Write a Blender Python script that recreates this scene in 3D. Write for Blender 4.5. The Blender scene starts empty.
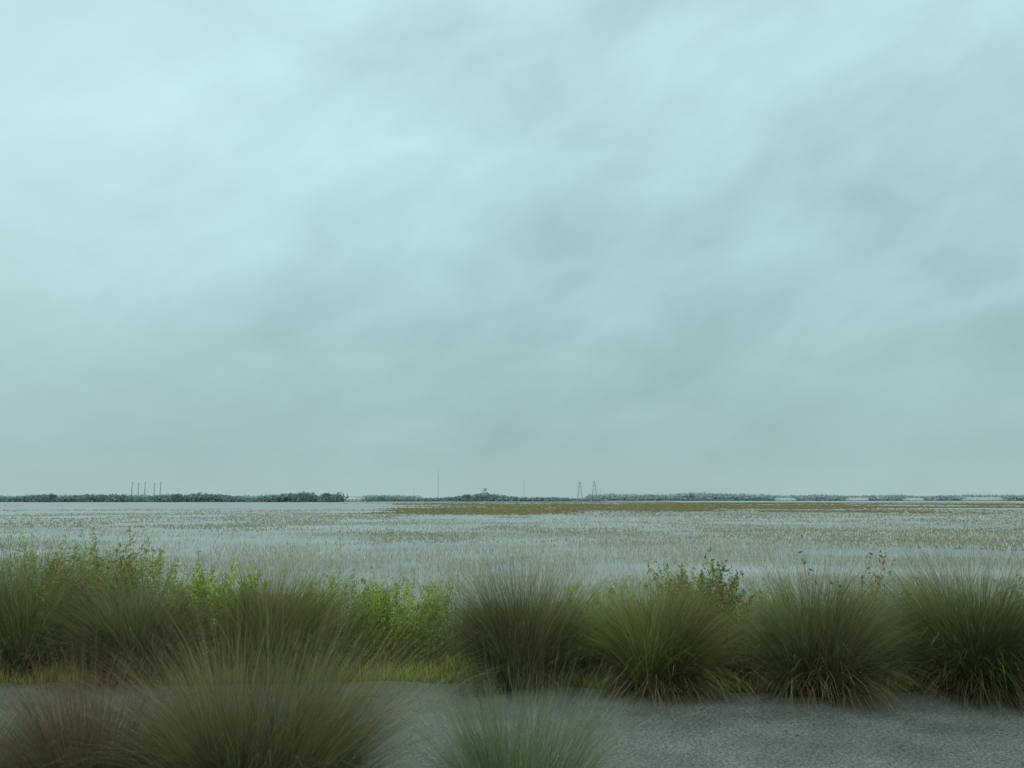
import bpy, math, random
import numpy as np
R=math.radians
rng=np.random.default_rng(7)
scene=bpy.context.scene
COL=scene.collection
FP=773.0; CAMZ=2.0; PITCH=math.atan((500-384)/FP)
scene.view_settings.view_transform='Standard'
scene.view_settings.look='None'
scene.view_settings.exposure=0

# ---------- placement helpers (used only to read the photo) ----------
def X(px,d,z=0.6):
    depth=d*math.cos(PITCH)+(z-CAMZ)*math.sin(PITCH)
    return (px-512)/FP*depth
def ZT(py,d):
    return CAMZ+d*math.tan(PITCH-math.atan((py-384)/FP))
def lin(r,g,b):
    f=lambda c:(c/255/12.92 if c/255<=0.04045 else ((c/255+0.055)/1.055)**2.4)
    return (f(r),f(g),f(b))

# ---------- mesh helpers ----------
def mesh_np(name,V,F,C=None):
    V=np.asarray(V,dtype=np.float32).reshape(-1,3); F=np.asarray(F,dtype=np.int32)
    k=F.shape[1]
    me=bpy.data.meshes.new(name)
    me.vertices.add(len(V)); me.vertices.foreach_set('co',V.ravel())
    me.loops.add(F.size); me.loops.foreach_set('vertex_index',F.ravel())
    me.polygons.add(len(F)); me.polygons.foreach_set('loop_start',np.arange(0,F.size,k,dtype=np.int32))
    me.update(calc_edges=True)
    if C is not None:
        a=me.color_attributes.new('Col','FLOAT_COLOR','POINT')
        C=np.asarray(C,dtype=np.float32).reshape(-1,3)
        C4=np.concatenate([C,np.ones((len(C),1),np.float32)],1)
        a.data.foreach_set('color',C4.ravel())
    me.validate()
    return me
def link(name,me,mat,parent=None,loc=None):
    o=bpy.data.objects.new(name,me); COL.objects.link(o)
    if mat: me.materials.append(mat)
    if parent: o.parent=parent
    if loc: o.location=loc
    return o
def tag(o,label=None,cat=None,group=None,kind=None):
    if label:o['label']=label
    if cat:o['category']=cat
    if group:o['group']=group
    if kind:o['kind']=kind
    return o
def thing(name,label,cat,loc,group=None,rz=0):
    o=bpy.data.objects.new(name,None); COL.objects.link(o)
    o.empty_display_size=0.1
    o.location=loc; o.rotation_euler=(0,0,rz)
    return tag(o,label,cat,group)

def blades(P,az,a0,bend,L,W,S,cb,ct,rg,facing=None,cp=1.0,taper=1.6):
    """curved tapering grass blades; returns verts, faces, colours"""
    n=len(P)
    P=np.asarray(P,float)
    t=np.linspace(0,1,S+1)
    ang=a0[:,None]+bend[:,None]*t[None,:]**1.5
    am=(ang[:,1:]+ang[:,:-1])/2
    st=(L/S)[:,None]
    r=np.concatenate([np.zeros((n,1)),np.cumsum(np.sin(am)*st,1)],1)
    z=np.concatenate([np.zeros((n,1)),np.cumsum(np.cos(am)*st,1)],1)
    wob=rg.normal(0,0.09,(n,1))*(t[None,:]**2)*L[:,None]
    cx=P[:,0:1]+r*np.cos(az)[:,None]-wob*np.sin(az)[:,None]
    cy=P[:,1:2]+r*np.sin(az)[:,None]+wob*np.cos(az)[:,None]
    cz=np.maximum(P[:,2:3]+z,P[:,2:3]+0.004)
    fa=(az+math.pi/2+rg.normal(0,0.9,n)) if facing is None else facing
    w=W[:,None]*0.5*(1-0.92*t[None,:]**taper)
    dx=np.cos(fa)[:,None]*w; dy=np.sin(fa)[:,None]*w
    V=np.stack([np.stack([cx-dx,cy-dy,cz],-1),np.stack([cx+dx,cy+dy,cz],-1)],2)
    idx=np.arange(n*(S+1)*2).reshape(n,S+1,2)
    F=np.stack([idx[:,:-1,0],idx[:,:-1,1],idx[:,1:,1],idx[:,1:,0]],-1).reshape(-1,4)
    tt=(t**cp)[None,:,None]
    C=cb[:,None,:]*(1-tt)+ct[:,None,:]*tt
    C=np.repeat(C[:,:,None,:],2,2)
    return V.reshape(-1,3),F,C.reshape(-1,3),np.stack([cx,cy,cz],-1)

def leafquads(Cn,size,aspect,rg,col,up=0.0):
    n=len(Cn)
    d=rg.normal(0,1,(n,3)); d[:,2]+=up
    d/=np.linalg.norm(d,axis=1,keepdims=True)
    u=rg.normal(0,1,(n,3)); s=np.cross(d,u); s/=np.linalg.norm(s,axis=1,keepdims=True)
    h=(size*0.5)[:,None]
    V=np.stack([Cn-d*h,Cn+s*h*aspect,Cn+d*h,Cn-s*h*aspect],1)
    F=np.arange(n*4).reshape(n,4)
    return V.reshape(-1,3),F,np.repeat(col,4,0)

def vnoise(x,y,seed):
    xi=np.floor(x).astype(np.int64); yi=np.floor(y).astype(np.int64)
    fx=x-xi; fy=y-yi; fx=fx*fx*(3-2*fx); fy=fy*fy*(3-2*fy)
    def h(a,b):
        v=np.sin(a*127.1+b*311.7+seed*74.7)*43758.5453
        return v-np.floor(v)
    return (h(xi,yi)*(1-fx)+h(xi+1,yi)*fx)*(1-fy)+(h(xi,yi+1)*(1-fx)+h(xi+1,yi+1)*fx)*fy
def fbm(x,y,seed,o=4):
    s=0;a=0.5;tot=0
    for i in range(o):
        s=s+a*vnoise(x*2**i,y*2**i,seed+i*3); tot+=a; a*=0.5
    return s/tot
def tint(base,n,rg,v=0.25,h=0.08):
    b=np.array(base)
    if b.ndim==1: b=b[None,:]
    return np.clip(b*(1+rg.normal(0,v,(n,1)))*(1+rg.normal(0,h,(n,3))),0.002,1)

# ---------- materials ----------
def newmat(name):
    m=bpy.data.materials.new(name); m.use_nodes=True
    nt=m.node_tree; b=nt.nodes['Principled BSDF']
    return m,nt,b
def attr_mat(name,rough=0.6,spec=0.25,trans=0.0):
    m,nt,b=newmat(name)
    a=nt.nodes.new('ShaderNodeAttribute'); a.attribute_name='Col'
    nt.links.new(a.outputs['Color'],b.inputs['Base Color'])
    b.inputs['Roughness'].default_value=rough
    b.inputs['Specular IOR Level'].default_value=spec
    if trans:
        tr=nt.nodes.new('ShaderNodeBsdfTranslucent'); mx=nt.nodes.new('ShaderNodeMixShader')
        mx.inputs[0].default_value=trans
        nt.links.new(a.outputs['Color'],tr.inputs['Color'])
        nt.links.new(b.outputs[0],mx.inputs[1]); nt.links.new(tr.outputs[0],mx.inputs[2])
        nt.links.new(mx.outputs[0],nt.nodes['Material Output'].inputs['Surface'])
    return m
def noise_mat(name,c1,c2,scale,rough=0.8,detail=6,spec=0.3,bump=0,stretch=None):
    m,nt,b=newmat(name)
    tc=nt.nodes.new('ShaderNodeTexCoord'); mp=nt.nodes.new('ShaderNodeMapping')
    nt.links.new(tc.outputs['Object'],mp.inputs['Vector'])
    if stretch: mp.inputs['Scale'].default_value=stretch
    no=nt.nodes.new('ShaderNodeTexNoise'); no.inputs['Scale'].default_value=scale; no.inputs['Detail'].default_value=detail
    nt.links.new(mp.outputs[0],no.inputs['Vector'])
    cr=nt.nodes.new('ShaderNodeValToRGB')
    cr.color_ramp.elements[0].position=0.35; cr.color_ramp.elements[1].position=0.65
    cr.color_ramp.elements[0].color=(*c1,1); cr.color_ramp.elements[1].color=(*c2,1)
    nt.links.new(no.outputs['Fac'],cr.inputs['Fac']); nt.links.new(cr.outputs['Color'],b.inputs['Base Color'])
    b.inputs['Roughness'].default_value=rough; b.inputs['Specular IOR Level'].default_value=spec
    if bump:
        bp=nt.nodes.new('ShaderNodeBump'); bp.inputs['Strength'].default_value=bump; bp.inputs['Distance'].default_value=0.02
        nt.links.new(no.outputs['Fac'],bp.inputs['Height']); nt.links.new(bp.outputs[0],b.inputs['Normal'])
    return m
M_blade=attr_mat('grass_blade',0.6,0.2,0.3)
M_leaf=attr_mat('shrub_leaf',0.55,0.3,0.35)
M_stem=attr_mat('plant_stem',0.7,0.2)
M_reed=attr_mat('marsh_reed',0.8,0.1,0.4)
M_far=attr_mat('hazy_foliage',0.95,0.0,0.3)
M_ground=noise_mat('verge_soil',(0.05,0.055,0.025),(0.11,0.12,0.045),3.0,0.95,8,0.1,0.5)
M_shore=noise_mat('far_shore_mud',(0.17,0.20,0.17),(0.24,0.27,0.23),0.02,1.0,4,0.0)

def asphalt():
    m,nt,b=newmat('wet_asphalt')
    N=nt.nodes.new; Lk=nt.links.new
    tc=N('ShaderNodeTexCoord')
    n1=N('ShaderNodeTexNoise'); n1.inputs['Scale'].default_value=38; n1.inputs['Detail'].default_value=5; n1.inputs['Roughness'].default_value=0.85
    n2=N('ShaderNodeTexNoise'); n2.inputs['Scale'].default_value=1.3; n2.inputs['Detail'].default_value=6; n2.inputs['Roughness'].default_value=0.65
    v=N('ShaderNodeTexVoronoi'); v.inputs['Scale'].default_value=50
    for n in (n1,n2,v): Lk(tc.outputs['Object'],n.inputs['Vector'])
    cr=N('ShaderNodeValToRGB'); e=cr.color_ramp.elements
    e[0].position=0.38; e[0].color=(0.035,0.039,0.037,1); e[1].position=0.64; e[1].color=(0.36,0.37,0.35,1)
    Lk(n1.outputs['Fac'],cr.inputs['Fac'])
    mx=N('ShaderNodeMix'); mx.data_type='RGBA'; mx.blend_type='MULTIPLY'; mx.inputs[0].default_value=1
    cr2=N('ShaderNodeValToRGB'); e=cr2.color_ramp.elements
    e[0].position=0.36; e[0].color=(0.72,0.72,0.70,1); e[1].position=0.64; e[1].color=(1.1,1.1,1.1,1)
    Lk(n2.outputs['Fac'],cr2.inputs['Fac'])
    Lk(cr.outputs[0],mx.inputs[6]); Lk(cr2.outputs[0],mx.inputs[7]); Lk(mx.outputs[2],b.inputs['Base Color'])
    mr=N('ShaderNodeMapRange'); mr.inputs[1].default_value=0.36; mr.inputs[2].default_value=0.64; mr.inputs[3].default_value=0.26; mr.inputs[4].default_value=0.42
    Lk(n2.outputs['Fac'],mr.inputs[0]); Lk(mr.outputs[0],b.inputs['Roughness'])
    bp=N('ShaderNodeBump'); bp.inputs['Strength'].default_value=0.7; bp.inputs['Distance'].default_value=0.012
    Lk(v.outputs['Distance'],bp.inputs['Height']); Lk(bp.outputs[0],b.inputs['Normal'])
    b.inputs['Specular IOR Level'].default_value=0.5
    return m
def water():
    m,nt,b=newmat('marsh_water')
    N=nt.nodes.new; Lk=nt.links.new
    tc=N('ShaderNodeTexCoord')
    mp=N('ShaderNodeMapping'); mp.inputs['Scale'].default_value=(0.35,1.0,1)
    Lk(tc.outputs['Object'],mp.inputs['Vector'])
    n1=N('ShaderNodeTexNoise'); n1.inputs['Scale'].default_value=3.5; n1.inputs['Detail'].default_value=4
    n2=N('ShaderNodeTexNoise'); n2.inputs['Scale'].default_value=0.09; n2.inputs['Detail'].default_value=7; n2.inputs['Roughness'].default_value=0.6
    Lk(mp.outputs[0],n1.inputs['Vector']); Lk(mp.outputs[0],n2.inputs['Vector'])
    cr=N('ShaderNodeValToRGB'); e=cr.color_ramp.elements
    e[0].position=0.38; e[0].color=(0.23,0.235,0.21,1); e[1].position=0.62; e[1].color=(0.37,0.375,0.36,1)
    Lk(n2.outputs['Fac'],cr.inputs['Fac']); Lk(cr.outputs[0],b.inputs['Base Color'])
    bp=N('ShaderNodeBump'); bp.inputs['Strength'].default_value=0.25; bp.inputs['Distance'].default_value=0.05
    Lk(n1.outputs['Fac'],bp.inputs['Height']); Lk(bp.outputs[0],b.inputs['Normal'])
    b.inputs['Roughness'].default_value=0.3; b.inputs['IOR'].default_value=1.33
    return m

# ---------- setting ----------
WZ=-0.7
def grid(name,xs,ys,zf,mat,kind='structure'):
    Xg,Yg=np.meshgrid(xs,ys); Zg=zf(Xg,Yg)
    V=np.stack([Xg,Yg,Zg],-1).reshape(-1,3)
    nx=len(xs);ny=len(ys)
    i=np.arange((ny-1)*nx).reshape(ny-1,nx)[:,:-1]
    F=np.stack([i,i+1,i+1+nx,i+nx],-1).reshape(-1,4)
    o=link(name,mesh_np(name,V,F),mat); tag(o,kind=kind)
    for p in o.data.polygons: p.use_smooth=True
    return o
def ss(a,b,x): 
    t=np.clip((x-a)/(b-a),0,1); return t*t*(3-2*t)
def vergez(x,y):
    return 0.03*(fbm(x*1.3,y*1.3,3)-0.5)-1.0*ss(10.8,14.5,y)+0.0
def edgey(x): return 8.8-0.42*ss(-0.5,2.0,x)+0.55*(fbm(x*1.1,x*0+2,5)-0.5)+0.22*(fbm(x*6,x*0,8)-0.5)
grid('ground',np.linspace(-60,60,160),np.linspace(-12,5.3,30),lambda x,y:0.02*(fbm(x*1.3,y*1.3,9)-0.5),M_ground)
grid('verge',np.linspace(-60,60,241),np.linspace(7.8,15.5,55),vergez,M_ground)
xs=np.linspace(-60,60,961)
edge=edgey(xs)
ys=np.array([5.2,5.9,6.6,7.4])
V=[];F=[]
for i,x in enumerate(xs):
    for y in list(ys)+[edge[i]]: V.append((x,y,0.024))
n=5
for i in range(len(xs)-1):
    for j in range(n-1): F.append((i*n+j,(i+1)*n+j,(i+1)*n+j+1,i*n+j+1))
o=link('path',mesh_np('path',V,F),asphalt()); tag(o,kind='structure')
o=link('water',mesh_np('water',[(-9000,11,WZ),(9000,11,WZ),(9000,14000,WZ),(-9000,14000,WZ)],[(0,1,2,3)]),water()); tag(o,kind='structure')

# ---------- tussocks ----------
def tussock(name,label,px,d,H,n,seed,spread=1.0,green=(0.06,0.10,0.03),brown=(0.16,0.125,0.075),plume=0.3,W=0.0055,lean=(0,0),cat='grass clump',group=None,skirt=0.26,gain=1.0,loose=1.0):
    rg=np.random.default_rng(seed)
    t=thing(name,label,cat,(X(px,d),d,0.0),group)
    K=24
    ka=rg.random(K)*2*math.pi; kr=0.20*H*np.sqrt(rg.random(K)); kh=0.68+0.44*rg.random(K); ktilt=rg.random(K)*R(22)*loose+kr/H*R(62)
    kh=kh*(1.10-0.7*(kr/H))
    ktone=0.6+0.85*rg.random(K); ktan=rg.random(K)**2*0.8
    sway=rg.normal(0,0.04,2)
    def mk(part,n,a0s,bend,Ls,cbf,ctf,W,S=5,cp=1.0,base=0.0,tan=True):
        ki=rg.integers(0,K,n)
        a=rg.random(n)*2*math.pi; q=0.05*H*np.sqrt(rg.random(n))
        P=np.stack([kr[ki]*np.cos(ka[ki])+q*np.cos(a),kr[ki]*np.sin(ka[ki])+q*np.sin(a),np.zeros(n)],-1)
        vx=np.sin(ktilt[ki])*np.cos(ka[ki])+rg.normal(0,1,n)*math.sin(R(a0s))*spread+lean[0]+sway[0]
        vy=np.sin(ktilt[ki])*np.sin(ka[ki])+rg.normal(0,1,n)*math.sin(R(a0s))*spread+lean[1]+sway[1]
        az=np.arctan2(vy,vx); a0=np.clip(np.hypot(vx,vy)+base,0,R(75))
        bd=bend[0]+(bend[1]-bend[0])*rg.random(n)**1.5+a0*0.6
        L=H*(Ls[0]+(Ls[1]-Ls[0])*rg.beta(2.2,1.6,n))*kh[ki]*(1+0.08*np.sin(a0))
        if tan:
            kt=ktan[ki][:,None]
            ctf=ctf*(1-kt)+tint(b,n,rg,0.2)*kt
        tn=ktone[ki][:,None]*gain
        V,F,C,_=blades(P,az,a0*0.85,bd,L,W*(0.6+0.8*rg.random(n)),S,cbf*tn,ctf*tn,rg,cp=cp)
        link(part,mesh_np(part,V,F,C),M_blade,t)
        return
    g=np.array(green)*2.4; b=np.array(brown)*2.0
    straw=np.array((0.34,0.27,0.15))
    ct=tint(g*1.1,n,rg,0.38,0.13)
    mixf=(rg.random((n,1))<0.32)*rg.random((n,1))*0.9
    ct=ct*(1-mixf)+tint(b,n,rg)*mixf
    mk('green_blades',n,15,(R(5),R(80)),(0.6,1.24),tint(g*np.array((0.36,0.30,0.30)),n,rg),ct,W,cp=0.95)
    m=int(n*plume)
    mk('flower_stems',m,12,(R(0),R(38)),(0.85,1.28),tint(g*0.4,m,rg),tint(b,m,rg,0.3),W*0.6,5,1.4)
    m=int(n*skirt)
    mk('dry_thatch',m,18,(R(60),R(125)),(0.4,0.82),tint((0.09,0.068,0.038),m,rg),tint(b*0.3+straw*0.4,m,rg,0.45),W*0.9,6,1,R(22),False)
    return t
G=(0.066,0.100,0.026); G2=(0.088,0.125,0.028); G3=(0.058,0.094,0.029)
B=(0.19,0.137,0.078); B2=(0.22,0.158,0.085)
tussock('cordgrass_clump','round dark green grass clump just right of the gap in the plants, beyond the path',522,8.7,1.28,4400,11,0.90,(0.06,0.088,0.024),B,0.45)
tussock('cordgrass_clump','wide brown tipped grass clump beneath the red leaved shrub, beyond the path',654,8.5,1.14,4800,12,0.98,G2,B2,0.45,skirt=0.36,lean=(0.04,0))
tussock('cordgrass_clump','bushy grass clump with upright tips at the foot of the thin bare branched plant',815,8.35,1.22,4800,13,0.94,G3,B,0.45,skirt=0.36)
tussock('cordgrass_clump','rightmost large grass clump beyond the path, cut by the picture edge',975,8.4,1.3,5000,14,0.94,G,B,0.5,skirt=0.32,lean=(0.03,0))
tussock('cordgrass_clump','brownish grass clump standing beside the bright green leafy shrub on the left',272,9.2,1.22,3600,15,1.0,G2,B2,0.55,lean=(0.08,0))
tussock('cordgrass_clump','dark grass clump left of the bright green leafy shrub, beyond the path',140,9.0,1.18,3900,16,1.05,(0.055,0.085,0.026),B,0.4)
tussock('cordgrass_clump','tall green grass clump at the far left edge beyond the path',26,9.4,1.54,4500,17,1.05,G,B,0.35,lean=(0.06,0))
tussock('cordgrass_clump','low grass clump filling the space between the two rightmost large clumps',897,9.3,0.84,1800,18,1.2,(0.09,0.145,0.03),B,0.2)
tussock('cordgrass_clump','low green grass clump in the gap between red leaved shrub and thin branched plant',737,9.3,0.88,2000,19,1.2,(0.09,0.145,0.03),B,0.15)
tussock('cordgrass_clump','small grass clump behind and between the two middle large clumps',590,9.4,0.9,1800,20,1.2,(0.09,0.145,0.03),B,0.15)
tussock('cordgrass_clump','large tan green grass clump in the left foreground, near side of the path',262,4.85,1.27,4800,21,0.78,(0.056,0.084,0.023),(0.19,0.14,0.078),0.6,0.0038,lean=(0.14,0),loose=1.15)
tussock('cordgrass_clump','low reddish brown grass clump in the foreground left of the large tan clump',104,4.9,0.96,3700,22,0.85,(0.055,0.062,0.022),(0.17,0.088,0.055),0.65,0.0038,lean=(0.05,0),skirt=0.25,loose=1.2,gain=0.9)
tussock('cordgrass_clump','low green grass clump at the bottom left corner of the foreground',-42,4.8,0.86,2500,23,0.9,(0.07,0.115,0.03),B,0.3,0.0042)
tussock('cordgrass_clump','small green grass clump at bottom centre on the near side of the path',522,4.7,0.98,2300,24,0.88,(0.078,0.120,0.038),(0.17,0.165,0.10),0.4,0.0034,lean=(0.04,0))

# ---------- leafy shrubs ----------
def shrub(name,label,cat,px,d,H,Rd,ns,seed,leaf=(0.1,0.15,0.03),size=0.045,per=60,accent=None,acf=0.0,stem=(0.09,0.075,0.035),aspect=0.24,lo=0.08,sl=12,up=0.6,group=None,dense=True):
    rg=np.random.default_rng(seed)
    t=thing(name,label,cat,(X(px,d),d,0.0),group)
    if dense: ns=int(ns*1.7); per=int(per*1.9); size*=1.15
    rr=Rd*np.sqrt(rg.random(ns)); az=rg.random(ns)*2*math.pi
    P=np.stack([rr*np.cos(az)*0.95,rr*np.sin(az)*0.65,np.zeros(ns)],-1)
    L=H*(0.66+0.36*rg.random(ns))*(1-0.18*(rr/Rd)**2); L[:2]=H*1.04
    S=7
    V,F,C,cen=blades(P,az+rg.normal(0,.7,ns),np.abs(rg.normal(0,R(sl),ns)),rg.normal(R(8),R(12),ns),L,np.full(ns,0.007),S,tint(stem,ns,rg),tint(np.array(stem)*1.2,ns,rg),rg)
    link('stems',mesh_np('stems',V,F,C),M_stem,t)
    n=ns*per
    si=rg.integers(0,ns,n); tt=(lo+(1-lo)*rg.random(n)**0.85)*S
    k=np.minimum(tt.astype(int),S-1); f=(tt-k)[:,None]
    c=cen[si,k]*(1-f)+cen[si,k+1]*f
    sp=0.085 if dense else 0.05
    c=c+rg.normal(0,1,(n,3))*np.array([sp,sp,0.04])*(1.18-tt/S)[:,None]
    c[:,2]=np.maximum(c[:,2],0.02)
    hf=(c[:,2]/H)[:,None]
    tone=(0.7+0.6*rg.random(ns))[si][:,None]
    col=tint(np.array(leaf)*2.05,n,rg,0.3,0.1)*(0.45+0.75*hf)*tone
    if accent is not None:
        a=(rg.random(n)<acf*(hf[:,0]*1.5))[:,None]
        col=np.where(a,tint(np.array(accent)*1.4,n,rg,0.25),col)
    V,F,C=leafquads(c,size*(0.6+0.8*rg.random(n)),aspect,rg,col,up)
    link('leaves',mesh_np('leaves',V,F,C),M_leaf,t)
    return t
YG=(0.19,0.25,0.033); MG=(0.12,0.17,0.037); DG=(0.095,0.14,0.035)
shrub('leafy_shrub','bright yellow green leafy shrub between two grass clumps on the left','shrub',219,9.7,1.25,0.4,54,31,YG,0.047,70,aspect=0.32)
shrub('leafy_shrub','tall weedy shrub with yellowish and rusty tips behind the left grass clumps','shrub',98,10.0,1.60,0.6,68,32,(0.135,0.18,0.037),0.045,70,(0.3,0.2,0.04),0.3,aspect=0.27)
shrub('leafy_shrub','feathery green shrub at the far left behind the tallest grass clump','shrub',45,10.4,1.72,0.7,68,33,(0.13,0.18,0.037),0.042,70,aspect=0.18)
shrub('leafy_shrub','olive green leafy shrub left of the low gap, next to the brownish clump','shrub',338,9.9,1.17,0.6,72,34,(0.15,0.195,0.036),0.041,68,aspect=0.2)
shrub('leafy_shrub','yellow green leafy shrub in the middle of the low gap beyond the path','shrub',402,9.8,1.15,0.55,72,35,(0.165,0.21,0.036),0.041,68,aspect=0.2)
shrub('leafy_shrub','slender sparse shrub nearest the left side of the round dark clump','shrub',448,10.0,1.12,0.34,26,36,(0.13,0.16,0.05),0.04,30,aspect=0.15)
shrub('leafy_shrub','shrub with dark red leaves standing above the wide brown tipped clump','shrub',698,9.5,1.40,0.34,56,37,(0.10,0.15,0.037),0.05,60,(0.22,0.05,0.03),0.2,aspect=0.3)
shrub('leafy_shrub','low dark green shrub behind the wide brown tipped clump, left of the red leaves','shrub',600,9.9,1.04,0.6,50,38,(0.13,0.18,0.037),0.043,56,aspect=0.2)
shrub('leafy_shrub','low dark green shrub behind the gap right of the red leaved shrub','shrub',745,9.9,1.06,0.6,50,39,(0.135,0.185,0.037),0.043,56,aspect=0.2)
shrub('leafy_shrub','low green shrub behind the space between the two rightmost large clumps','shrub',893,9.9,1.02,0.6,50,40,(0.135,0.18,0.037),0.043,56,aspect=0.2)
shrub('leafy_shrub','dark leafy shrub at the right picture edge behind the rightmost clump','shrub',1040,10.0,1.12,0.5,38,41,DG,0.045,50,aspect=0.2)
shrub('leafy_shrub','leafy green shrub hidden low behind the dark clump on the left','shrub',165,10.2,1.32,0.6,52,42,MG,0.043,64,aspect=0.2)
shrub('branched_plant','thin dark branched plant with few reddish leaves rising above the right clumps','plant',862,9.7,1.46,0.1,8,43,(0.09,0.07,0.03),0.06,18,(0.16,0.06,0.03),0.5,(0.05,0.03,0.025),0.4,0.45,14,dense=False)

# ---------- low verge grass, uncountable ----------
def scatter_grass(name,label,x0,x1,y0,y1,n,h,W,cb,ct,seed,zf,mask=None,lean=25,cat='grass'):
    rg=np.random.default_rng(seed)
    x=x0+(x1-x0)*rg.random(n); y=y0+(y1-y0)*rg.random(n)
    if mask is not None:
        k=mask(x,y)>rg.random(n); x=x[k];y=y[k]; n=len(x)
    P=np.stack([x,y,zf(x,y)-0.01],-1)
    hh=h[0]+(h[1]-h[0])*rg.random(n)*(0.5+fbm(x*1.5,y*1.5,seed))
    f=fbm(x*0.8,y*0.8,seed+5)[:,None]
    c1=tint(cb,n,rg); c2=tint(ct,n,rg,0.3)*(0.6+0.8*f)
    V,F,C,_=blades(P,rg.random(n)*6.283,np.abs(rg.normal(0,R(lean),n)),rg.random(n)*R(50),hh,W*(0.6+0.8*rg.random(n)),3,c1,c2,rg)
    o=link(name,mesh_np(name,V,F,C),M_blade); tag(o,label,cat,kind='stuff'); return o
scatter_grass('verge_grass','short yellow green grass carpeting the strip beyond the path',-8.5,8.5,7.9,10.6,50000,(0.05,0.22),0.009,(0.17,0.18,0.035),(0.50,0.53,0.09),51,vergez,
  lambda x,y: ss(-0.10,0.14,y-edgey(x)))
scatter_grass('bank_weeds','rough knee high weeds on the bank between clumps and flooded marsh',-10.5,10.5,9.2,12.4,32000,(0.35,0.92),0.008,(0.08,0.10,0.03),(0.29,0.34,0.09),52,vergez,
  lambda x,y:(0.25+fbm(x*.9,y*.9,4)*1.0)*np.where((x>-2.3)&(x<-0.6)&(y<9.8),0.12,1.0))
scatter_grass('near_verge_grass','short grass on the near side of the path under the foreground clumps',-5,5,3.6,5.35,8000,(0.04,0.14),0.005,(0.08,0.10,0.03),(0.2,0.24,0.07),53,lambda x,y:0*x)
rg=np.random.default_rng(60)
n=4500; x=-9+18*rg.random(n); y=edgey(x)-np.abs(rg.normal(0,0.14,n)); k=rg.random(n)<0.2; y[k]=5.6+2.6*rg.random(k.sum())
c=np.stack([x,y,0.03+0.006*rg.random(n)],-1)
V,F,C=leafquads(c,0.012+0.035*rg.random(n)**2,0.5,rg,tint((0.09,0.075,0.045),n,rg,0.6))
V[:,2]=0.027+np.abs(V[:,2]-0.03)*0.35
o=link('leaf_litter',mesh_np('leaf_litter',V,F,C),M_stem); tag(o,'dark leaf and grass litter strewn along the path edge','litter',kind='stuff')

# ---------- marsh reeds ----------
def marsh(name,label,r0,r1,n,seed,h,w0,mask,cb,ct,cat='marsh grass',S=2):
    rg=np.random.default_rng(seed)
    r=np.exp(np.log(r0)+(np.log(r1)-np.log(r0))*rg.random(n)); a=R(-40)+R(80)*rg.random(n)
    x=r*np.sin(a); y=r*np.cos(a)
    k=(mask(x,y,r)>rg.random(n))&(y>14.3); x=x[k];y=y[k];r=r[k];n=len(x)
    P=np.stack([x,y,np.full(n,WZ-0.02)],-1)
    hh=h[0]+(h[1]-h[0])*rg.random(n)
    W=w0*(r**1.0)*(0.5+rg.random(n))
    f=fbm(x/12,y/6,seed+9)[:,None]
    c1=tint(cb,n,rg,.12,.04); c2=tint(ct,n,rg,.15,.04)*(0.8+0.4*f)
    V,F,C,_=blades(P,rg.random(n)*6.283,np.abs(rg.normal(0,R(14),n)),rg.random(n)*R(35),hh,W,S,c1,c2,rg,facing=rg.normal(0,0.6,n),taper=1.0)
    o=link(name,mesh_np(name,V,F,C),M_reed); tag(o,label,cat,kind='stuff'); return o
def m_near(x,y,r):
    az=x/y
    f=fbm(x/9,y/5,21); g=fbm(x/2.2,y/1.6,25,3)
    return np.clip((f*0.8+g*0.45-0.49+0.10*az)*4,0.10,1)*(1-0.45*ss(45,110,r))
marsh('marsh_reeds','sparse tan reed tips poking out of the flooded marsh',14.5,110,150000,71,(0.08,0.34),0.00045,m_near,(0.36,0.345,0.235),(0.45,0.41,0.275))
def m_mid(x,y,r):
    az=x/y
    f=fbm(x/34,y/30,31); g=fbm(x/7,y/8,35,3)
    return np.clip((f*0.8+g*0.35-0.58+0.18*ss(-0.5,0.0,az))*5,0.01,0.85)
marsh('marsh_reeds_farther','thin scattered reed bands in the open water of the middle distance',50,260,85000,72,(0.05,0.22),0.0015,m_mid,(0.32,0.295,0.185),(0.40,0.345,0.21))
def m_far(x,y,r):
    az=x/y; lr=np.log(r)
    f=fbm(x/70+3,y/36,41,5); g=fbm(x/12,y/20,45,4)
    b=0.27*np.exp(-((az+0.05)/0.19)**2)*np.exp(-((lr-np.log(180))/0.32)**2)
    b=b+0.22*ss(-0.25,0.0,az)*ss(150,260,r)
    b=b+0.10*np.exp(-((az+0.42)/0.25)**2)*np.exp(-((lr-np.log(175))/0.08)**2)
    b=b-0.14*(1-ss(-0.32,-0.1,az))-0.08*ss(0.15,0.45,az)*(1-ss(120,160,r))
    return np.clip((f*0.8+g*0.3+b-0.655)*6,0,0.92)
marsh('marsh_grass_beds','olive brown marsh grass beds near the horizon, broken by water channels',95,900,115000,73,(0.08,0.36),0.0044,m_far,(0.25,0.22,0.11),(0.34,0.285,0.14),S=1)

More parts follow.
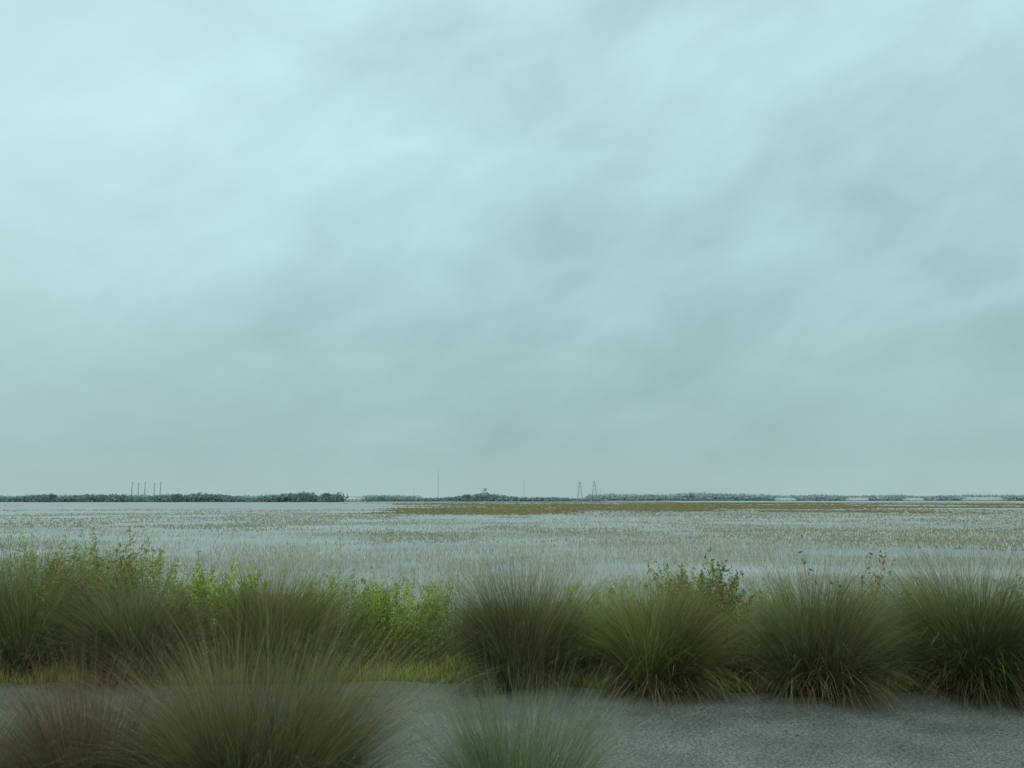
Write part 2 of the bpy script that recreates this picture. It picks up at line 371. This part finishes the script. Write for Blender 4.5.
# ---------- far shore, woods ----------
def shore(name,x0,x1,d,w,z):
    xs=np.linspace(x0,x1,60)
    V=[];F=[]
    for i,x in enumerate(xs):
        e=(fbm(np.array([x/40]),np.array([d/30.]),6)[0]-0.5)*w*0.6
        V+=[(x,d-w/2+e,WZ-0.05),(x,d-w/4+e,z),(x,d+w*3,z)]
    for i in range(len(xs)-1):
        for j in range(2): F.append((i*3+j,(i+1)*3+j,(i+1)*3+j+1,i*3+j+1))
    o=link(name,mesh_np(name,V,F),M_shore); tag(o,kind='structure'); return o
def crown_pts(cx,cy,z0,w,h,n,rg):
    p=rg.normal(0,1,(n,3)); p/=np.linalg.norm(p,axis=1,keepdims=True)
    p*=rg.random((n,1))**0.4
    p[:,0]*=w/2; p[:,1]*=w/2; p[:,2]=z0+h*0.5+p[:,2]*h*0.5
    p[:,0]+=cx; p[:,1]+=cy
    return p
def wood(name,label,px0,px1,d,h,nt,seed,col,ls,env=None,var=0.65,wd=1.0):
    rg=np.random.default_rng(seed); P=[];Cc=[]
    for i in range(nt):
        px=px0+(px1-px0)*(i+rg.random())/nt; dd=d*(1+0.04*rg.random())
        e=1.0 if env is None else env(px)
        hh=h*e*(1.0-var*0.75+0.2*rg.random()+var*vnoise(np.array([px/18.]),np.array([seed*1.]),2)[0]); w=h*(1.0+0.9*rg.random())*wd
        n=80
        p=crown_pts(X(px,dd),dd,WZ-1.5,w,hh+1.5,n,rg); P.append(p)
        Cc.append(tint(np.array(col)*(0.9+0.2*rg.random()),n,rg,0.08,0.03))
    P=np.concatenate(P);Cc=np.concatenate(Cc)
    V,F,C=leafquads(P,ls*(0.6+0.8*rg.random(len(P))),0.85,rg,Cc)
    o=link(name,mesh_np(name,V,F,C),M_far); tag(o,label,'woodland',kind='stuff'); return o
D1=(0.24,0.32,0.31); D2=(0.29,0.38,0.365); D3=(0.42,0.52,0.51)  # foliage colours lightened and blued to paint in distance haze
shore('land',-1100,-180,960,30,-0.3); shore('land',-330,260,1250,40,-0.2); shore('land',-1600,1900,2100,60,0.2)
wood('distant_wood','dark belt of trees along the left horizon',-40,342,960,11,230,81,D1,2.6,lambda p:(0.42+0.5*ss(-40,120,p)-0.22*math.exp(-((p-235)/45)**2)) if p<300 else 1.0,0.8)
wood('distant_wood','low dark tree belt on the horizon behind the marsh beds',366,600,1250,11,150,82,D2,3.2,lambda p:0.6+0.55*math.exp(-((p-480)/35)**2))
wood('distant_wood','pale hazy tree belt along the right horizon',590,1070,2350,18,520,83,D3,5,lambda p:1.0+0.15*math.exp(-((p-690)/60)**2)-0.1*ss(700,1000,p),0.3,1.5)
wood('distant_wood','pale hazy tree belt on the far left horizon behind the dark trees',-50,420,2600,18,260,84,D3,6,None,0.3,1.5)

def far_tree(label,px,d,h,w,seed,col):
    rg=np.random.default_rng(seed)
    t=thing('distant_tree',label,'tree',(X(px,d),d,WZ))
    k=8; V=[];F=[]
    for j,(z,r) in enumerate(((0,0.05*h),(h*0.35,0.03*h),(h*0.8,0.01*h))):
        for i in range(k):
            a=i*2*math.pi/k; V.append((r*math.cos(a),r*math.sin(a),z))
    for j in range(2):
        for i in range(k): F.append((j*k+i,j*k+(i+1)%k,(j+1)*k+(i+1)%k,(j+1)*k+i))
    link('trunk',mesh_np('trunk',V,F,[col]*len(V)),M_far,t)
    P=np.concatenate([crown_pts(rg.normal(0,w*0.22),0,h*(0.2+0.4*rg.random()),w*0.55,h*0.4,60,rg) for _ in range(7)])
    V,F,C=leafquads(P,h*0.16*(0.6+rg.random(len(P))),0.8,rg,tint(col,len(P),rg,0.12,0.03))
    link('crown',mesh_np('crown',V,F,C),M_far,t)
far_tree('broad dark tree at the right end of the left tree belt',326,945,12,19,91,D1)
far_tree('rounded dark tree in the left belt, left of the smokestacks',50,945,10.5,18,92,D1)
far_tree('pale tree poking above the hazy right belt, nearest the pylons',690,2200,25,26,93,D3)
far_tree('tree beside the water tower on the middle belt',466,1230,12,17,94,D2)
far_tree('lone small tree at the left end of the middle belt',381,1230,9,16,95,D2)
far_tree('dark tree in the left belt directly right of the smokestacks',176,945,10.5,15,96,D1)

# ---------- distant structures ----------
def flat(name,c,rough=0.8):
    return noise_mat(name,tuple(v*0.85 for v in c),c,0.2,rough,3,0.1)
M_stack=flat('hazy_concrete',(0.40,0.48,0.48)); M_steel=flat('hazy_steel',(0.34,0.42,0.42))  # distance haze is painted into the concrete and steel greys
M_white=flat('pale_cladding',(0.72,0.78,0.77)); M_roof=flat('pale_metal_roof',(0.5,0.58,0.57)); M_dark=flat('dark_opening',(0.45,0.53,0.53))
def cyl(prof,k=12,c=(0,0)):
    V=[];F=[]
    for (z,r) in prof:
        for i in range(k):
            a=2*math.pi*i/k; V.append((c[0]+r*math.cos(a),c[1]+r*math.sin(a),z))
    for j in range(len(prof)-1):
        for i in range(k): F.append((j*k+i,j*k+(i+1)%k,(j+1)*k+(i+1)%k,(j+1)*k+i))
    return V,F
def merge(parts):
    V=[];F=[]
    for v,f in parts:
        o=len(V); V+=list(v); F+=[tuple(i+o for i in q) for q in f]
    return V,F
def bar(a,b,w):
    a=np.array(a,float);b=np.array(b,float);d=b-a;d/=np.linalg.norm(d)
    u=np.cross(d,(0,0,1) if abs(d[2])<0.9 else (1,0,0));u/=np.linalg.norm(u);v=np.cross(d,u)
    V=[tuple(p+(u*s+v*t)*w/2) for p in (a,b) for s,t in ((-1,-1),(1,-1),(1,1),(-1,1))]
    return V,[(0,1,2,3),(7,6,5,4),(0,4,5,1),(1,5,6,2),(2,6,7,3),(3,7,4,0)]
def box(x0,x1,y0,y1,z0,z1):
    V=[(x,y,z) for z in (z0,z1) for x,y in ((x0,y0),(x1,y0),(x1,y1),(x0,y1))]
    return V,[(3,2,1,0),(4,5,6,7),(0,1,5,4),(1,2,6,5),(2,3,7,6),(3,0,4,7)]
def part(name,vf,mat,parent): return link(name,mesh_np(name,vf[0],vf[1]),mat,parent)
for px,top,lb in ((131.5,481,'leftmost thin smokestack rising behind the left tree belt'),(138,482,'second thin smokestack from the left behind the tree belt'),(144.5,481,'middle thin smokestack of the five behind the tree belt'),(154,482,'fourth thin smokestack from the left behind the tree belt'),(160,481,'rightmost of the five thin smokestacks behind the tree belt')):
    d=2400; H=ZT(top,d)
    t=thing('smokestack',lb,'smokestack',(X(px,d,20),d,0),'smokestacks of the far power station')
    part('shaft',cyl([(0,2.0),(H*0.9,1.2)]),M_stack,t)
    part('platform',cyl([(H*0.9,1.2),(H*0.9,2.4),(H*0.925,2.4),(H*0.925,1.2)]),M_steel,t)
    part('tip',cyl([(H*0.925,1.2),(H,1.1),(H,0.8),(H*0.99,0.1)]),M_white,t)
def mast(name,label,px,top,d,w,cat='mast'):
    H=ZT(top,d); t=thing(name,label,cat,(X(px,d,10),d,WZ))
    ps=[];n=14
    for k in range(3):
        a=k*2.094; ps.append(bar((w*math.cos(a),w*math.sin(a),0),(w*.5*math.cos(a),w*.5*math.sin(a),H*0.86),w*0.45))
    for j in range(n):
        for k in range(3):
            a=k*2.094;b=(k+1)*2.094;s=1-0.5*j/n;s2=1-0.5*(j+1)/n
            ps.append(bar((w*s*math.cos(a),w*s*math.sin(a),H*.86*j/n),(w*s2*math.cos(b),w*s2*math.sin(b),H*.86*(j+1)/n),w*0.25))
    part('lattice',merge(ps),M_steel,t)
    part('antenna',cyl([(H*.86,w*.35),(H,w*.25)],6),M_steel,t)
    return t
mast('radio_mast','tall thin radio mast rising above the middle tree belt',438,468,1500,0.6)
mast('radio_mast','short thin mast right of the water tower on the horizon',524,480,1500,0.7)
mast('radio_mast','short mast at right beside the two pylons',601,486,1700,0.6)
mast('radio_mast','small faint mast just left of the tall radio mast',414,486,1500,0.5)
def pylon(label,px,top,d):
    H=ZT(top,d); t=thing('power_pylon',label,'pylon',(X(px,d,10),d,WZ),'electricity pylons on the horizon')
    b=H*0.14; tw=H*0.02; w=0.5; n=6; ps=[]
    cs=((-1,-1),(1,-1),(1,1),(-1,1))
    for s in cs: ps.append(bar((b*s[0],b*s[1],0),(tw*s[0],tw*s[1],H),w))
    for j in range(n):
        r=b+(tw-b)*j/n; r2=b+(tw-b)*(j+1)/n
        for k in range(4):
            s=cs[k];q=cs[(k+1)%4]
            ps.append(bar((r*s[0],r*s[1],H*j/n),(r2*q[0],r2*q[1],H*(j+1)/n),w*0.5))
    part('tower_frame',merge(ps),M_steel,t)
    for z in (0.74,0.88): part('cross_arm',merge([bar((-H*.08,0,H*z),(H*.08,0,H*z),w*.5),bar((-H*.08,0,H*z),(0,0,H*(z+.05)),w*.3),bar((H*.08,0,H*z),(0,0,H*(z+.05)),w*.3)]),M_steel,t)
pylon('left one of the two lattice pylons on the horizon',580,481,1500)
pylon('right one of the two lattice pylons on the horizon',594.5,480,1500)
d=1400;H=ZT(487,d)
t=thing('water_tower','small water tower on legs above the middle tree belt','water tower',(X(485,d,8),d,WZ))
for k in range(4):
    a=k*math.pi/2+0.78; part('leg',bar((3*math.cos(a),3*math.sin(a),0),(2*math.cos(a),2*math.sin(a),H*.8),0.5),M_steel,t)
part('tank',cyl([(H*.74,0.3),(H*.78,2.6),(H*.94,3),(H*1.02,0.3)]),M_stack,t)
def shed(label,px0,px1,top,d,cols=5):
    x0=X(px0,d);x1=X(px1,d);H=ZT(top,d)-WZ;w=(x1-x0);dp=min(w,30)
    t=thing('warehouse',label,'building',((x0+x1)/2,d,WZ),'pale low buildings on the horizon')
    part('wall',box(-w/2,w/2,0,dp,0,H*0.75),M_white,t)
    a=w/2+0.5
    V=[(-a,-0.5,H*.75+.01),(a,-0.5,H*.75+.01),(a,dp/2,H),(-a,dp/2,H),(a,dp+.5,H*.75+.01),(-a,dp+.5,H*.75+.01)]
    me=bpy.data.meshes.new('roof'); me.from_pydata(V,[],[(0,1,2,3),(3,2,4,5),(0,3,5),(1,4,2)]); link('roof',me,M_roof,t)
    for i in range(cols):
        c=-w/2+w*(i+.5)/cols; part('door' if i%3==1 else 'window',box(c-w*.04,c+w*.04,-0.15,-0.02,H*(0.0 if i%3==1 else .3),H*.5),M_dark,t)
shed('long pale warehouse between the left and middle tree belts',343,362,495,1300)
shed('small pale building at the right end of the left tree belt, half hidden',286,300,493,1300,3)
shed('leftmost white low building on the hazy right horizon',778,796,498,2150)
shed('white low building second from left on the hazy right horizon',850,869,497.7,2150,6)
shed('white low building second from right on the hazy right horizon',908,924,498,2150)
shed('longest white low building near the right picture edge on the horizon',968,1003,497.5,2150,9)

# ---------- world ----------
w=bpy.data.worlds.new('World'); scene.world=w; w.use_nodes=True
nt=w.node_tree; N=nt.nodes.new; Lk=nt.links.new
bg=nt.nodes['Background']
tc=N('ShaderNodeTexCoord'); sp=N('ShaderNodeSeparateXYZ'); Lk(tc.outputs['Generated'],sp.inputs[0])
def mth(op,a,b=None,c=None):
    n=N('ShaderNodeMath'); n.operation=op
    for i,v in enumerate((a,b,c)):
        if v is None: continue
        if isinstance(v,(int,float)): n.inputs[i].default_value=v
        else: Lk(v,n.inputs[i])
    return n.outputs[0]
zc=mth('MAXIMUM',sp.outputs['Z'],0.0)
def noise(scale,detail,rough,loc,rot,sc,dist=0.0,src=None):
    mp0=N('ShaderNodeMapping'); mp0.inputs['Rotation'].default_value=rot
    Lk(src if src is not None else tc.outputs['Generated'],mp0.inputs['Vector'])
    mp=N('ShaderNodeMapping'); mp.inputs['Location'].default_value=loc; mp.inputs['Scale'].default_value=sc
    Lk(mp0.outputs[0],mp.inputs['Vector'])
    n=N('ShaderNodeTexNoise'); n.inputs['Scale'].default_value=scale; n.inputs['Detail'].default_value=detail; n.inputs['Roughness'].default_value=rough; n.inputs['Distortion'].default_value=dist
    Lk(mp.outputs[0],n.inputs['Vector']); return n.outputs['Fac']
zd=mth('ADD',zc,0.26)
cb=N('ShaderNodeCombineXYZ'); Lk(mth('DIVIDE',sp.outputs['X'],zd),cb.inputs[0]); Lk(mth('DIVIDE',sp.outputs['Y'],zd),cb.inputs[1])
n1=noise(2.8,3,0.5,(3.1,1.7,0.4),(0,R(24),0),(0.85,1,1.6),0.3)
n2=noise(7.0,6,0.56,(7.3,2.2,4),(0,R(24),0),(0.75,1,1.6),0.35)
n3=noise(2.6,5,0.52,(2.3,5.2,1),(0,0,R(15)),(1,1,1),0.5,cb.outputs[0])
cl=mth('ADD',mth('ADD',mth('MULTIPLY',mth('SUBTRACT',n1,0.5),0.50),mth('MULTIPLY',mth('SUBTRACT',n2,0.5),0.44)),mth('MULTIPLY',mth('SUBTRACT',n3,0.5),0.24))
ramp=N('ShaderNodeValToRGB'); e=ramp.color_ramp.elements
e[0].position=0.0; e[0].color=(*lin(165,191,193),1)
e[1].position=0.62; e[1].color=(*lin(193,229,232),1)
for p,c in ((0.06,(160,188,190)),(0.16,(163,196,197)),(0.32,(173,209,211)),(0.48,(184,220,223))):
    q=ramp.color_ramp.elements.new(p); q.color=(*lin(*c),1)
Lk(zc,ramp.inputs['Fac'])
amp=mth('MULTIPLY',cl,mth('MINIMUM',mth('ADD',mth('MULTIPLY',zc,3.2),0.3),1.0))
dp=N('ShaderNodeVectorMath'); dp.operation='DOT_PRODUCT'; Lk(tc.outputs['Generated'],dp.inputs[0])
v=np.array((-0.56,0.80,0.38)); v/=np.linalg.norm(v); dp.inputs[1].default_value=tuple(v)
pk=mth('POWER',mth('MAXIMUM',dp.outputs['Value'],0.0),34.0)
pt=mth('MULTIPLY',pk,0.15)
gain=mth('ADD',mth('ADD',1.0,amp),mth('ADD',mth('MULTIPLY',mth('MULTIPLY',sp.outputs['X'],-0.08),zc),pt))
vm=N('ShaderNodeVectorMath'); vm.operation='SCALE'; Lk(ramp.outputs[0],vm.inputs[0]); Lk(gain,vm.inputs['Scale'])
# the thin cloud at upper left is a little whiter
wh=N('ShaderNodeMix'); wh.data_type='RGBA'; wh.inputs[7].default_value=(0.66,0.86,0.88,1)
Lk(mth('MULTIPLY',pk,0.35),wh.inputs[0]); Lk(vm.outputs[0],wh.inputs[6])
sky=N('ShaderNodeTexSky'); sky.sky_type='NISHITA'; sky.sun_disc=False; sky.sun_elevation=R(50); sky.sun_rotation=R(200)
sk=N('ShaderNodeVectorMath'); sk.operation='SCALE'; sk.inputs['Scale'].default_value=0.08; Lk(sky.outputs[0],sk.inputs[0])
mx=N('ShaderNodeMix'); mx.data_type='RGBA'; mx.inputs[0].default_value=0.04
Lk(wh.outputs[2],mx.inputs[6]); Lk(sk.outputs[0],mx.inputs[7]); Lk(mx.outputs[2],bg.inputs['Color'])
bg.inputs['Strength'].default_value=1.0

sd=bpy.data.lights.new('sun','SUN'); sd.energy=1.0; sd.angle=R(60); sd.color=(1,0.95,0.87)
so=bpy.data.objects.new('sun',sd); COL.objects.link(so); so.rotation_euler=(R(40),0,R(-12))

cam=bpy.data.cameras.new('camera'); co=bpy.data.objects.new('camera',cam); COL.objects.link(co)
co.location=(0,0,CAMZ); co.rotation_euler=(R(90)+PITCH,0,0)
cam.sensor_width=36; cam.lens=36*FP/1024; cam.clip_start=0.1; cam.clip_end=30000
cam.dof.use_dof=True; cam.dof.focus_distance=25; cam.dof.aperture_fstop=2.8
scene.camera=co
